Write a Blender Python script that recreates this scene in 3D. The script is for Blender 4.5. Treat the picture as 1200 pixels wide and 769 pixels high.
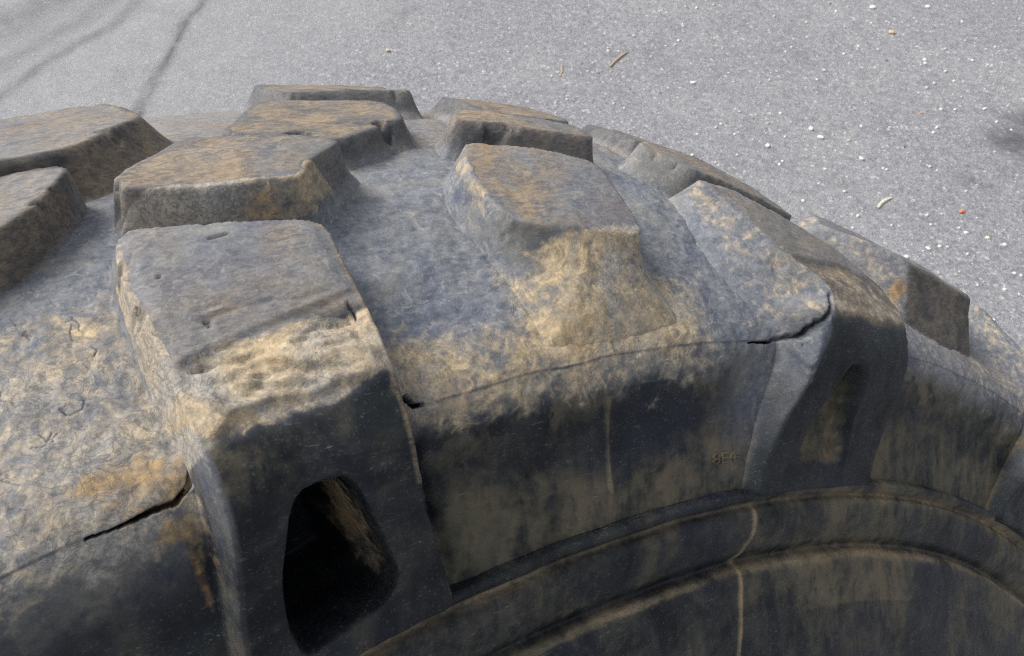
import bpy, math, random
import numpy as np
from mathutils import Matrix, Vector

# ------------------------------------------------------------------ scene, camera, light
scene = bpy.context.scene
for o in list(bpy.data.objects):
    bpy.data.objects.remove(o, do_unlink=True)
C = scene.collection
rng = np.random.default_rng(7)
random.seed(7)

# the tyre is modelled about its own axis (Y away from the viewer, Z up through the tread);
# TILT turns that frame into the world: the tyre leans back about thirty degrees
TILT = np.array([[0.83503, -0.550167, -0.006443], [0.440002, 0.660702, 0.608171], [-0.330338, -0.510676, 0.79378]])
CAM_T = np.array([-0.188704, -0.221565, 0.775665])   # camera in the tyre frame
CAM_AX = np.array([[0.83503, -0.550167, -0.006443], [0.124724, 0.177871, 0.976118], [-0.535882, -0.815891, 0.217146]])  # its right, up and back axes in the tyre frame

cam = bpy.data.cameras.new('camera')
cam_ob = bpy.data.objects.new('camera', cam)
C.objects.link(cam_ob)
cam.sensor_width = 36.0
cam.lens = 36.0 * 934.65 / 1200.0
cam.clip_start = 0.01
cam.clip_end = 300.0
cam.dof.use_dof = True
cam.dof.focus_distance = 0.31
cam.dof.aperture_fstop = 40.0
scene.camera = cam_ob

SUN_EL, SUN_AZ = math.radians(50), math.radians(-70)   # azimuth from +Y towards +X
world = bpy.data.worlds.new('World')
scene.world = world
world.use_nodes = True
wn = world.node_tree
wn.nodes.clear()
w_out = wn.nodes.new('ShaderNodeOutputWorld')
w_bg = wn.nodes.new('ShaderNodeBackground')
w_sky = wn.nodes.new('ShaderNodeTexSky')
w_sky.sky_type = 'NISHITA'
w_sky.sun_disc = False
w_sky.sun_elevation = SUN_EL
w_sky.sun_rotation = SUN_AZ
w_sky.dust_density = 4.0
w_sky.air_density = 1.0
w_sky.ozone_density = 1.0
w_bg.inputs['Strength'].default_value = 0.085
w_hs = wn.nodes.new('ShaderNodeHueSaturation')      # thin overcast: the sky's blue is washed out
w_hs.inputs['Saturation'].default_value = 0.30
wn.links.new(w_sky.outputs[0], w_hs.inputs['Color'])
wn.links.new(w_hs.outputs[0], w_bg.inputs[0])
wn.links.new(w_bg.outputs[0], w_out.inputs[0])

sun = bpy.data.lights.new('sun', 'SUN')
sun.energy = 1.5
sun.angle = math.radians(30)
sun.color = (1.0, 0.96, 0.90)
sun_ob = bpy.data.objects.new('sun', sun)
C.objects.link(sun_ob)
sd = Vector((math.sin(SUN_AZ) * math.cos(SUN_EL), math.cos(SUN_AZ) * math.cos(SUN_EL), math.sin(SUN_EL)))
sun_ob.rotation_euler = sd.to_track_quat('Z', 'Y').to_euler()
sun_ob.location = sd * 20

scene.view_settings.view_transform = 'Standard'
scene.view_settings.look = 'None'
scene.view_settings.exposure = 1.17
scene.view_settings.gamma = 1.0
scene.view_settings.use_curve_mapping = False
scene.cycles.use_denoising = False        # keep the fine grain of the surfaces
scene.cycles.filter_width = 1.2
scene.cycles.max_bounces = 5


# ------------------------------------------------------------------ numeric helpers
def sstep(a, b, x):
    t = np.clip((x - a) / (b - a), 0, 1)
    return t * t * (3 - 2 * t)


def _hash(i, j, seed):
    n = (i.astype(np.int64) * 374761393 + j.astype(np.int64) * 668265263 + seed * 974634777) & 0xffffffff
    n = ((n ^ (n >> 13)) * 1274126177) & 0xffffffff
    n = (n ^ (n >> 16)) & 0xffff
    return n / 32767.5 - 1.0


def vnoise(x, y, seed):
    i, j = np.floor(x), np.floor(y)
    fx, fy = x - i, y - j
    fx = fx * fx * fx * (fx * (fx * 6 - 15) + 10)
    fy = fy * fy * fy * (fy * (fy * 6 - 15) + 10)
    a, b = _hash(i, j, seed), _hash(i + 1, j, seed)
    c, d = _hash(i, j + 1, seed), _hash(i + 1, j + 1, seed)
    return (a * (1 - fx) + b * fx) * (1 - fy) + (c * (1 - fx) + d * fx) * fy


def fbm(x, y, size, octaves=4, seed=0):
    out, amp, f, tot = 0, 1.0, 1.0 / size, 0
    for k in range(octaves):
        out = out + amp * vnoise(x * f + 17.3 * k, y * f - 9.1 * k, seed + k)
        tot += amp
        amp *= 0.52
        f *= 2.03
    return out / tot


def round_poly(P, r=0.004):
    P = np.array(P, float)
    out = []
    n = len(P)
    for k in range(n):
        a, b, c = P[k - 1], P[k], P[(k + 1) % n]
        la, lc = np.linalg.norm(a - b), np.linalg.norm(c - b)
        p = b + (a - b) / la * min(r, la * .35)
        q = b + (c - b) / lc * min(r, lc * .35)
        out += [p, .25 * p + .5 * b + .25 * q, q]
    return np.array(out)


def sdist(P, X, Y):
    """signed distance to a polygon, positive inside"""
    d2 = np.full(X.shape, 1e9)
    ins = np.zeros(X.shape, bool)
    n = len(P)
    for k in range(n):
        ax, ay = P[k]
        bx, by = P[(k + 1) % n]
        ex, ey = bx - ax, by - ay
        t = np.clip(((X - ax) * ex + (Y - ay) * ey) / (ex * ex + ey * ey + 1e-12), 0, 1)
        d2 = np.minimum(d2, (X - ax - t * ex) ** 2 + (Y - ay - t * ey) ** 2)
        cr = ((ay > Y) != (by > Y)) & (X < ex * (Y - ay) / (ey if abs(ey) > 1e-12 else 1e-12) + ax)
        ins ^= cr
    d = np.sqrt(d2)
    return np.where(ins, d, -d)


def line_dist(P, X, Y):
    P = np.array(P, float)
    d2 = np.full(X.shape, 1e9)
    for (ax, ay), (bx, by) in zip(P[:-1], P[1:]):
        ex, ey = bx - ax, by - ay
        t = np.clip(((X - ax) * ex + (Y - ay) * ey) / (ex * ex + ey * ey + 1e-12), 0, 1)
        d2 = np.minimum(d2, (X - ax - t * ex) ** 2 + (Y - ay - t * ey) ** 2)
    return np.sqrt(d2)


KX = 0.74                                    # metres of tread per radian


def M_(P):
    return [(a * KX, s) for a, s in P]


# ------------------------------------------------------------------ tyre section
UPPER = np.array([(-.004, .635), (0, .668), (0, .700), (.022, .728), (.055, .757), (.095, .778), (.14, .791),
                  (.19, .7975), (.25, .803), (.30, .804), (.36, .802), (.42, .792), (.48, .765), (.53, .722),
                  (.548, .69), (.552, .635)])


def spline(P, n):
    d = np.r_[0, np.cumsum(np.linalg.norm(np.diff(P, axis=0), axis=1))]
    m = np.gradient(P, d, axis=0)
    s = np.linspace(0, d[-1], n)
    i = np.clip(np.searchsorted(d, s, side='right') - 1, 0, len(d) - 2)
    h = (d[i + 1] - d[i])[:, None]
    t = ((s - d[i]) / (d[i + 1] - d[i]))[:, None]
    return ((2 * t**3 - 3 * t**2 + 1) * P[i] + (t**3 - 2 * t**2 + t) * h * m[i]
            + (-2 * t**3 + 3 * t**2) * P[i + 1] + (t**3 - t**2) * h * m[i + 1]), s


PD, SD = spline(UPPER, 2400)
S_MAX = SD[-1]
TG = np.gradient(PD, SD, axis=0)
TG /= np.linalg.norm(TG, axis=1)[:, None]
NR = np.stack([-TG[:, 1], TG[:, 0]], 1)


def at_surface(th, s, h):
    """tyre-frame point from angle, distance along the section from the sidewall, height off the carcass"""
    sc = np.clip(s, 0, S_MAX)
    y = np.interp(sc, SD, PD[:, 0])
    r = np.interp(sc, SD, PD[:, 1])
    ny = np.interp(sc, SD, NR[:, 0])
    nr = np.interp(sc, SD, NR[:, 1])
    over = s - sc
    r = r + np.where(s < 0, over, -over)
    y = y + h * ny
    r = r + h * nr
    return np.stack([r * np.sin(th), y, r * np.cos(th)], -1)


def settle(th, s):
    """the worn, slightly flattened part of the tread"""
    d = -0.011 * sstep(.06, .30, th) * sstep(.06, .14, s) * (1 - sstep(.55, .9, th))
    d = d - 0.002 * sstep(.1, .2, s) * (1 - sstep(.1, .3, np.abs(th + .05)))
    x = th * KX
    return d + .0016 * fbm(x, s, .05, 3, 5) + .0005 * fbm(x, s, .012, 3, 6)


# ------------------------------------------------------------------ mesh building
parts = []
PIVOT = np.zeros(3)


def grid_mesh(name, V, paint, smudge, keep=None, wrap=False):
    """V: (n, m, 3) grid of points; faces between neighbours; keep: (n-1, m-1) mask"""
    n, m = V.shape[:2]
    idx = np.arange(n * m).reshape(n, m)
    if wrap:
        idx = np.vstack([idx, idx[:1]])
    q = np.stack([idx[:-1, :-1], idx[1:, :-1], idx[1:, 1:], idx[:-1, 1:]], -1)
    if keep is not None:
        q = q[keep]
    q = q.reshape(-1, 4)
    used = np.zeros(n * m, bool)
    used[q] = True
    remap = np.cumsum(used) - 1
    q = remap[q]
    v = V.reshape(-1, 3)[used]
    me = bpy.data.meshes.new(name)
    me.vertices.add(len(v))
    me.vertices.foreach_set('co', v.astype(np.float32).ravel())
    me.loops.add(q.size)
    me.loops.foreach_set('vertex_index', q.astype(np.int32).ravel())
    me.polygons.add(len(q))
    me.polygons.foreach_set('loop_start', np.arange(0, q.size, 4, dtype=np.int32))
    me.polygons.foreach_set('use_smooth', np.ones(len(q), bool))
    me.update(calc_edges=True)
    a = me.attributes.new('paint', 'FLOAT_COLOR', 'POINT')
    a.data.foreach_set('color', np.clip(paint, 0, 1).reshape(-1, 4)[used].astype(np.float32).ravel())
    b = me.attributes.new('smudge', 'FLOAT', 'POINT')
    b.data.foreach_set('value', np.clip(smudge, 0, 1).reshape(-1)[used].astype(np.float32).ravel())
    me.materials.append(MAT['rubber'])
    return me


def link(name, me, parent=None):
    o = bpy.data.objects.new(name, me)
    C.objects.link(o)
    if parent is not None:
        o.parent = parent
    return o


# ------------------------------------------------------------------ materials
MAT = {}


def new_mat(name):
    m = bpy.data.materials.new(name)
    m.use_nodes = True
    MAT[name] = m
    nt = m.node_tree
    nt.nodes.clear()
    out = nt.nodes.new('ShaderNodeOutputMaterial')
    bs = nt.nodes.new('ShaderNodeBsdfPrincipled')
    nt.links.new(bs.outputs[0], out.inputs[0])
    return m, nt, bs


class NB:
    def __init__(s, nt):
        s.nt = nt

    def lk(s, a, b):
        if isinstance(a, bpy.types.NodeSocket):
            s.nt.links.new(a, b)
        else:
            b.default_value = a

    def noise(s, vec, scale, detail=4, rough=.6, dist=0.0, lac=2.0):
        n = s.nt.nodes.new('ShaderNodeTexNoise')
        n.inputs['Scale'].default_value = scale
        n.inputs['Detail'].default_value = detail
        n.inputs['Roughness'].default_value = rough
        n.inputs['Lacunarity'].default_value = lac
        n.inputs['Distortion'].default_value = dist
        s.lk(vec, n.inputs['Vector'])
        return n.outputs[0]

    def vor(s, vec, scale, feature='F1', out='Distance'):
        n = s.nt.nodes.new('ShaderNodeTexVoronoi')
        n.feature = feature
        n.inputs['Scale'].default_value = scale
        s.lk(vec, n.inputs['Vector'])
        return n.outputs[out]

    def math(s, op, a, b=0.0, clamp=False):
        n = s.nt.nodes.new('ShaderNodeMath')
        n.operation = op
        n.use_clamp = clamp
        s.lk(a, n.inputs[0])
        s.lk(b, n.inputs[1])
        return n.outputs[0]

    def rng(s, v, a, b, c=0.0, d=1.0, smooth=True):
        n = s.nt.nodes.new('ShaderNodeMapRange')
        n.interpolation_type = 'SMOOTHSTEP' if smooth else 'LINEAR'
        s.lk(v, n.inputs['Value'])
        s.lk(a, n.inputs['From Min'])
        s.lk(b, n.inputs['From Max'])
        s.lk(c, n.inputs['To Min'])
        s.lk(d, n.inputs['To Max'])
        return n.outputs[0]

    def mix(s, f, a, b, mode='MIX'):
        n = s.nt.nodes.new('ShaderNodeMix')
        n.data_type = 'RGBA'
        n.blend_type = mode
        s.lk(f, n.inputs[0])
        for v, i in ((a, 6), (b, 7)):
            if not isinstance(v, bpy.types.NodeSocket) and len(v) == 3:
                v = (*v, 1.0)
            s.lk(v, n.inputs[i])
        return n.outputs[2]

    def mapping(s, vec, scale, rot=(0, 0, 0)):
        n = s.nt.nodes.new('ShaderNodeMapping')
        n.inputs['Scale'].default_value = scale
        n.inputs['Rotation'].default_value = rot
        s.lk(vec, n.inputs['Vector'])
        return n.outputs[0]

    def bump(s, h, strength, dist, normal=None):
        n = s.nt.nodes.new('ShaderNodeBump')
        n.inputs['Strength'].default_value = strength
        n.inputs['Distance'].default_value = dist
        s.lk(h, n.inputs['Height'])
        if normal is not None:
            s.lk(normal, n.inputs['Normal'])
        return n.outputs[0]


def make_rubber():
    m, nt, bs = new_mat('rubber')
    b = NB(nt)
    tc = nt.nodes.new('ShaderNodeTexCoord').outputs['Object']
    at = nt.nodes.new('ShaderNodeAttribute')
    at.attribute_name = 'paint'
    sp = nt.nodes.new('ShaderNodeSeparateColor')
    nt.links.new(at.outputs['Color'], sp.inputs[0])
    mud, grey, ochre = sp.outputs[0], sp.outputs[1], sp.outputs[2]
    brown = at.outputs['Alpha']
    at2 = nt.nodes.new('ShaderNodeAttribute')
    at2.attribute_name = 'smudge'
    smudge = at2.outputs['Fac']

    n_big = b.noise(tc, 13, 4, .55, .6)
    n_patch = b.noise(tc, 28, 4, .6, .8)
    n_mid = b.noise(tc, 60, 5, .58, .5)
    n_fine = b.noise(tc, 230, 4, .6, .1)
    n_grain = b.noise(tc, 900, 3, .65)
    n_warp = b.noise(tc, 105, 5, .55, 2.4)         # folded, swirling residue
    n_warp2 = b.noise(tc, 62, 4, .55, 2.8)
    n_warp3 = b.noise(tc, 190, 3, .5, 2.0)
    stre = b.noise(b.mapping(tc, (85, 210, 210)), 1.0, 5, .65, 1.4)
    stre2 = b.noise(b.mapping(tc, (260, 640, 640)), 1.0, 4, .65, 1.0)

    # bare rubber, blue-black with a worn bloom
    col = b.mix(b.rng(n_mid, .32, .72), (.006, .007, .010), (.019, .022, .028))
    col = b.mix(b.math('MULTIPLY', b.rng(n_patch, .45, .65), .7), col, (.020, .027, .028))
    col = b.mix(b.math('MULTIPLY', b.rng(n_big, .46, .64), .6), col, (.013, .017, .030))
    # olive road dust wiped over the flank
    runs = b.noise(b.mapping(tc, (120, 120, 16)), 1.0, 4, .6, .6)      # streaks run down the flank
    sx = b.math('ADD', b.math('MULTIPLY', b.math('ADD', b.math('MULTIPLY', n_patch, .45), b.math('MULTIPLY', runs, .55)), .55), b.math('MULTIPLY', n_mid, .25))
    sx = b.math('ADD', sx, b.math('MULTIPLY', n_fine, .25))
    sm = b.math('MULTIPLY', b.rng(b.math('ADD', sx, b.math('MULTIPLY', smudge, .16)), .53, .74), b.rng(smudge, .0, .9, .0, .85))
    col = b.mix(sm, col, b.mix(b.rng(n_patch, .35, .65), (.088, .090, .064), (.142, .116, .076)))
    # scuffs and pale scratches
    scr = b.math('MULTIPLY', b.rng(stre2, .62, .74), b.rng(n_patch, .42, .60))
    col = b.mix(b.math('MULTIPLY', scr, .38), col, (.17, .17, .155))
    col = b.mix(b.math('MULTIPLY', b.rng(n_grain, .58, .70), .30), col, (.16, .155, .135))
    for rot, lo in (((.3, .9, .2), .66), ((1.1, .2, -.7), .67), ((.2, -.8, .5), .66), ((.9, -1.3, .1), .67)):
        sc_ = b.noise(b.mapping(tc, (190, 1500, 1500), rot), 1.0, 3, .6, .9)
        col = b.mix(b.math('MULTIPLY', b.math('MULTIPLY', b.rng(sc_, lo, lo + .05), b.rng(n_mid, .42, .6)), .42), col, (.24, .24, .215))
    # oxidised grey-blue bloom
    gn = b.math('ADD', b.math('MULTIPLY', n_fine, .35), b.math('MULTIPLY', stre, .35))
    gn = b.rng(b.math('ADD', gn, b.math('MULTIPLY', stre2, .30)), .30, .70)
    gcol = b.mix(gn, (.090, .103, .130), (.262, .272, .292))
    gcol = b.mix(b.math('MULTIPLY', b.rng(n_warp, .56, .68), .45), gcol, (.33, .325, .31))
    gcol = b.mix(b.math('MULTIPLY', b.rng(n_patch, .48, .66), .62), gcol, (.078, .096, .155))
    gcol = b.mix(b.math('MULTIPLY', b.rng(n_patch, .46, .34), .45), gcol, (.255, .245, .215))
    gcol = b.mix(b.math('MULTIPLY', b.rng(n_warp3, .58, .68), .40), gcol, (.40, .39, .36))
    gcol = b.mix(b.math('MULTIPLY', b.rng(n_grain, .54, .66), .22), gcol, (.07, .075, .085))
    gcol = b.mix(b.math('MULTIPLY', b.rng(n_grain, .44, .34), .2), gcol, (.42, .41, .39))
    col = b.mix(b.math('MULTIPLY', grey, b.rng(n_big, .2, .45, .78, 1.0)), col, gcol)
    # brown scuffed dust
    bn = b.math('ADD', b.math('MULTIPLY', n_mid, .35), b.math('MULTIPLY', stre, .25))
    bn = b.rng(b.math('ADD', bn, b.math('MULTIPLY', n_patch, .40)), .36, .60)
    bcol = b.mix(b.rng(stre2, .34, .64), (.150, .120, .088), (.325, .252, .165))
    bcol = b.mix(b.math('MULTIPLY', b.rng(n_patch, .56, .68), .35), bcol, (.38, .275, .16))
    bcol = b.mix(b.math('MULTIPLY', b.rng(n_fine, .58, .70), .6), bcol, (.06, .052, .045))
    col = b.mix(b.math('MULTIPLY', brown, bn), col, bcol)
    # dried mud, patchy at its margins
    mn = b.math('ADD', b.math('MULTIPLY', n_patch, .38), b.math('MULTIPLY', n_mid, .34))
    mn = b.math('ADD', mn, b.math('MULTIPLY', n_warp, .28))
    thr = b.math('SUBTRACT', .76, b.math('MULTIPLY', mud, .50))
    mn = b.math('ADD', mn, b.math('MULTIPLY', b.math('SUBTRACT', n_fine, .5), .22))
    mf = b.rng(b.math('SUBTRACT', mn, thr), -.09, .12)
    mf = b.math('MULTIPLY', mf, b.rng(n_fine, .2, .5, .7, 1.0))
    mcol = b.mix(b.rng(n_warp2, .30, .66), (.255, .21, .145), (.46, .355, .22))
    mcol = b.mix(b.math('MULTIPLY', b.rng(n_warp, .52, .70), .75), mcol, (.64, .50, .30))
    mcol = b.mix(b.math('MULTIPLY', b.rng(n_patch, .46, .62), .70), mcol, (.30, .295, .28))
    mcol = b.mix(b.math('MULTIPLY', b.rng(n_big, .46, .62), .40), mcol, (.25, .26, .275))
    mcol = b.mix(b.math('MULTIPLY', b.rng(n_fine, .52, .68), .6), mcol, (.50, .42, .30))
    mcol = b.mix(b.math('MULTIPLY', b.rng(n_fine, .46, .32), .35), mcol, (.17, .15, .12))
    mcol = b.mix(b.math('MULTIPLY', b.rng(n_grain, .52, .64), .28), mcol, (.15, .125, .09))
    mcol = b.mix(b.math('MULTIPLY', b.rng(n_grain, .46, .36), .28), mcol, (.62, .53, .39))
    col = b.mix(mf, col, mcol)
    # ochre stains
    of = b.math('MULTIPLY', b.rng(b.math('ADD', b.math('ADD', b.math('MULTIPLY', n_mid, .6), b.math('MULTIPLY', n_fine, .4)), b.math('MULTIPLY', ochre, .40)), .60, .88), b.rng(ochre, 0, .4))
    col = b.mix(b.math('MULTIPLY', of, .75), col, b.mix(b.rng(n_fine, .35, .65), (.22, .13, .055), (.42, .275, .115)))
    # dark swirl lines where the film has folded
    l1 = b.rng(b.math('ABSOLUTE', b.math('SUBTRACT', n_warp, .47)), .004, .034, 1, 0)
    l2 = b.rng(b.math('ABSOLUTE', b.math('SUBTRACT', n_warp2, .52)), .003, .036, 1, 0)
    l3 = b.rng(b.math('ABSOLUTE', b.math('SUBTRACT', n_warp3, .50)), .004, .040, .7, 0)
    ln = b.math('MAXIMUM', b.math('MULTIPLY', l1, b.rng(n_patch, .40, .55)), b.math('MULTIPLY', l2, b.rng(n_mid, .42, .58)))
    ln = b.math('MAXIMUM', ln, b.math('MULTIPLY', l3, b.rng(n_warp2, .48, .62)))
    ln = b.math('MULTIPLY', ln, b.rng(mud, .25, .6))
    ln = b.math('MULTIPLY', ln, b.rng(n_big, .34, .56))
    col = b.mix(b.math('MULTIPLY', ln, .50), col, (.070, .080, .092))
    nt.links.new(col, bs.inputs['Base Color'])
    cover = b.math('MAXIMUM', b.math('MAXIMUM', mf, sm), b.math('MAXIMUM', grey, brown))
    nt.links.new(b.rng(b.math('ADD', b.math('MULTIPLY', cover, .45), b.math('MULTIPLY', mf, .55)), 0, 1, .48, .92, False), bs.inputs['Roughness'])
    bs.inputs['Specular IOR Level'].default_value = .20
    h = b.math('ADD', b.math('MULTIPLY', n_fine, .40), b.math('MULTIPLY', n_grain, .40))
    h = b.math('ADD', h, b.math('MULTIPLY', mf, .30))
    h = b.math('SUBTRACT', h, b.math('MULTIPLY', ln, .25))
    h = b.math('ADD', h, b.math('MULTIPLY', stre2, .35))
    nt.links.new(b.bump(h, .28, .0010), bs.inputs['Normal'])


make_rubber()

# ------------------------------------------------------------------ tread blocks: outline of the worn top, outline of the foot
BL = {}
BL['near_a'] = dict(H=.018, e=1.4, top=[(-.206, .139), (-.201, .140), (-.167, .135), (-.127, .127), (-.128, .111), (-.129, .086), (-.131, .060),
                         (-.128, .039), (-.121, .014), (-.117, -.003), (-.222, -.003), (-.220, .018), (-.216, .035), (-.211, .055),
                         (-.2085, .073), (-.208, .095), (-.210, .112), (-.2105, .125)],
                    foot=[(-.211, .148), (-.165, .143), (-.122, .134), (-.1225, .111), (-.124, .086), (-.126, .06), (-.123, .039),
                          (-.116, .014), (-.112, -.006), (-.231, -.006), (-.228, .012), (-.223, .03), (-.219, .045), (-.216, .059),
                          (-.2145, .072), (-.217, .086), (-.218, .104), (-.216, .122), (-.214, .135)])
BL['mid_a'] = dict(H=.021, top=[(-.201, .157), (-.164, .147), (-.127, .1435), (-.1215, .151), (-.111, .157), (-.097, .162), (-.115, .170),
                        (-.133, .173), (-.162, .179), (-.186, .168)],
                   foot=[(-.206, .150), (-.165, .140), (-.122, .1365), (-.113, .145), (-.102, .154), (-.085, .166), (-.088, .174),
                         (-.11, .178), (-.135, .182), (-.163, .186), (-.193, .175)])
BL['far_a'] = dict(H=.0115, top=[(-.138, .203), (-.113, .190), (-.087, .181), (-.077, .185), (-.062, .190), (-.042, .198), (-.035, .228),
                        (-.047, .235), (-.087, .245), (-.103, .241), (-.124, .217)],
                   foot=[(-.144, .201), (-.116, .186), (-.087, .177), (-.075, .181), (-.057, .186), (-.034, .195), (-.026, .229),
                         (-.042, .241), (-.087, .252), (-.109, .247), (-.131, .219)])
BL['back_a'] = dict(H=.013, top=[(-.080, .262), (.0, .254), (.01, .31), (-.075, .32)],
                    foot=[(-.090, .255), (.005, .247), (.018, .315), (-.083, .328)])
BL['near_b'] = dict(H=.0175, e=1.3, top=[(-.035, .159), (-.007, .158), (.021, .151), (.039, .144), (.036, .130), (.037, .115), (.035, .105), (.008, .109),
                         (-.021, .113), (-.039, .116), (-.044, .128), (-.045, .141)],
                    foot=[(-.042, .163), (-.007, .165), (.023, .158), (.046, .150), (.045, .130), (.050, .112), (.056, .092), (.060, .072), (.005, .068),
                          (-.040, .069), (-.0420, .082), (-.0440, .105), (-.051, .128), (-.052, .141)])
BL['mid_b'] = dict(H=.016, top=[(-.023, .184), (.011, .178), (.036, .174), (.064, .170), (.058, .184), (.023, .194), (-.007, .200)],
                   foot=[(-.029, .179), (.009, .172), (.036, .168), (.071, .164), (.066, .188), (.024, .202), (-.013, .206)])
BL['back_b'] = dict(H=.011, top=[(.022, .216), (.05, .209), (.08, .205), (.085, .26), (.03, .27)],
                    foot=[(.012, .211), (.05, .203), (.086, .198), (.092, .265), (.020, .277)])
BL['near_c'] = dict(H=.015, e=1.12, top=[(.118, .144), (.156, .141), (.189, .135), (.217, .129), (.237, .122), (.253, .111), (.262, .099), (.264, .081),
                         (.255, .070), (.254, .052), (.261, .020), (.259, -.003), (.122, -.003), (.130, .012), (.143, .038), (.153, .063),
                         (.179, .0805), (.175, .089), (.160, .101), (.141, .118), (.129, .134)],
                    foot=[(.110, .150), (.156, .147), (.19, .141), (.22, .135), (.243, .127), (.261, .114), (.270, .10), (.271, .081),
                          (.261, .069), (.260, .052), (.267, .02), (.266, -.006), (.112, -.006), (.1185, .010), (.135, .04), (.139, .056),
                          (.136, .067), (.119, .080), (.104, .101), (.105, .124), (.111, .141)])
BL['mid_c'] = dict(H=.014, top=[(.103, .175), (.121, .159), (.128, .154), (.195, .147), (.225, .143), (.215, .153), (.181, .165), (.156, .176), (.122, .184)],
                   foot=[(.093, .172), (.108, .158), (.125, .150), (.195, .142), (.232, .138), (.222, .158), (.184, .170), (.157, .182), (.12, .19)])
BL['back_c'] = dict(H=.009, top=[(.130, .20), (.17, .193), (.19, .24), (.135, .25)],
                    foot=[(.122, .195), (.174, .187), (.198, .246), (.128, .257)])
BL['near_d'] = dict(H=.024, e=1.1, top=[(.322, .119), (.37, .1175), (.42, .117), (.44, .14), (.40, .172), (.29, .17), (.272, .15)],
                    foot=[(.316, .094), (.37, .084), (.43, .09), (.452, .135), (.41, .18), (.28, .178), (.260, .15), (.285, .116)])
BL['near_e'] = dict(H=.016, top=[(-.206, .183), (-.218, .169), (-.229, .161), (-.243, .156), (-.265, .15), (-.31, .15), (-.33, .165), (-.325, .190),
                         (-.26, .187), (-.225, .186)],
                    foot=[(-.2085, .1815), (-.2195, .167), (-.2305, .157), (-.2445, .1505), (-.268, .141), (-.32, .141), (-.342, .165), (-.333, .195),
                          (-.26, .1925), (-.215, .191)])
BL['mid_e'] = dict(H=.0165, top=[(-.167, .222), (-.183, .208), (-.201, .197), (-.222, .196), (-.30, .199), (-.32, .23), (-.25, .262), (-.175, .255)],
                   foot=[(-.147, .222), (-.168, .202), (-.193, .189), (-.222, .1895), (-.306, .193), (-.33, .23), (-.255, .27), (-.165, .263)])

BL['near_f'] = dict(BL['near_c'], H=.021, top=[(a + .372, b) for a, b in BL['near_c']['top']], foot=[(a + .372, b) for a, b in BL['near_c']['foot']])

POCKET_A = [(-.1880, .0555), (-.181, .0597), (-.162, .0592), (-.1565, .053), (-.1425, .0155), (-.152, .0085), (-.1965, .0045), (-.1995, .016), (-.1955, .04)]
POCKET_C = [(.180, .053), (.188, .058), (.202, .058), (.209, .053), (.222, .010), (.216, .005), (.165, .006), (.160, .012)]

SEAM_CRACKS = [
    ([(-.2095, .082), (-.211, .074), (-.2165, .0675), (-.223, .0645), (-.231, .0642), (-.241, .0643), (-.255, .0648)], .00055, .006),
    ([(.180, .081), (.171, .0765), (.166, .0725), (.157, .070), (.149, .0665), (.142, .0662), (.129, .0645), (.112, .0645)], .0006, .005),
    ([(-.1185, .069), (-.116, .0655), (-.1125, .0654)], .0013, .006),
]
FINE_CRACKS = []
for _k in range(22):                           # hairline weather cracks in the left-hand groove
    _t, _s = rng.uniform(-.292, -.224), rng.uniform(.084, .142)
    _a = rng.normal(1.9, .55)
    _p = [(_t, _s)]
    for _j in range(rng.integers(2, 5)):
        _a += rng.normal(0, .75)
        _l = rng.uniform(.0012, .0032)
        _p.append((_p[-1][0] + _l * math.cos(_a) / .74, _p[-1][1] - _l * math.sin(_a)))
    FINE_CRACKS.append(_p)
    if rng.uniform() < .4:
        _b = _a + rng.choice([-1.1, 1.1])
        FINE_CRACKS.append([_p[1], (_p[1][0] + .0022 * math.cos(_b) / .74, _p[1][1] - .0022 * math.sin(_b))])


NICKS = [('far_a', -.106, .189, .009, .0035, .0035), ('far_a', -.056, .193, .007, .003, .003), ('mid_b', .003, .179, .018, .0025, .003),
         ('mid_a', -.199, .157, .005, .0025, .003), ('near_a', -.1345, .0935, .0009, .0045, .0016), ('near_a', -.2045, .138, .004, .0022, .0022),
         ('near_a', -.172, .128, .006, .0006, .0008), ('near_a', -.190, .103, .003, .0006, .0010), ('near_a', -.199, .121, .0018, .0006, .0012),
         ('mid_e', -.187, .205, .004, .003, .003), ('near_e', -.226, .164, .003, .002, .002)]


def box(v, a, b, w):
    return sstep(a - w, a + w, v) * (1 - sstep(b - w, b + w, v))


def blob(th, s, a, c, ra, rs):
    return np.exp(-(((th - a) / ra) ** 2 + ((s - c) / rs) ** 2))


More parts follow.
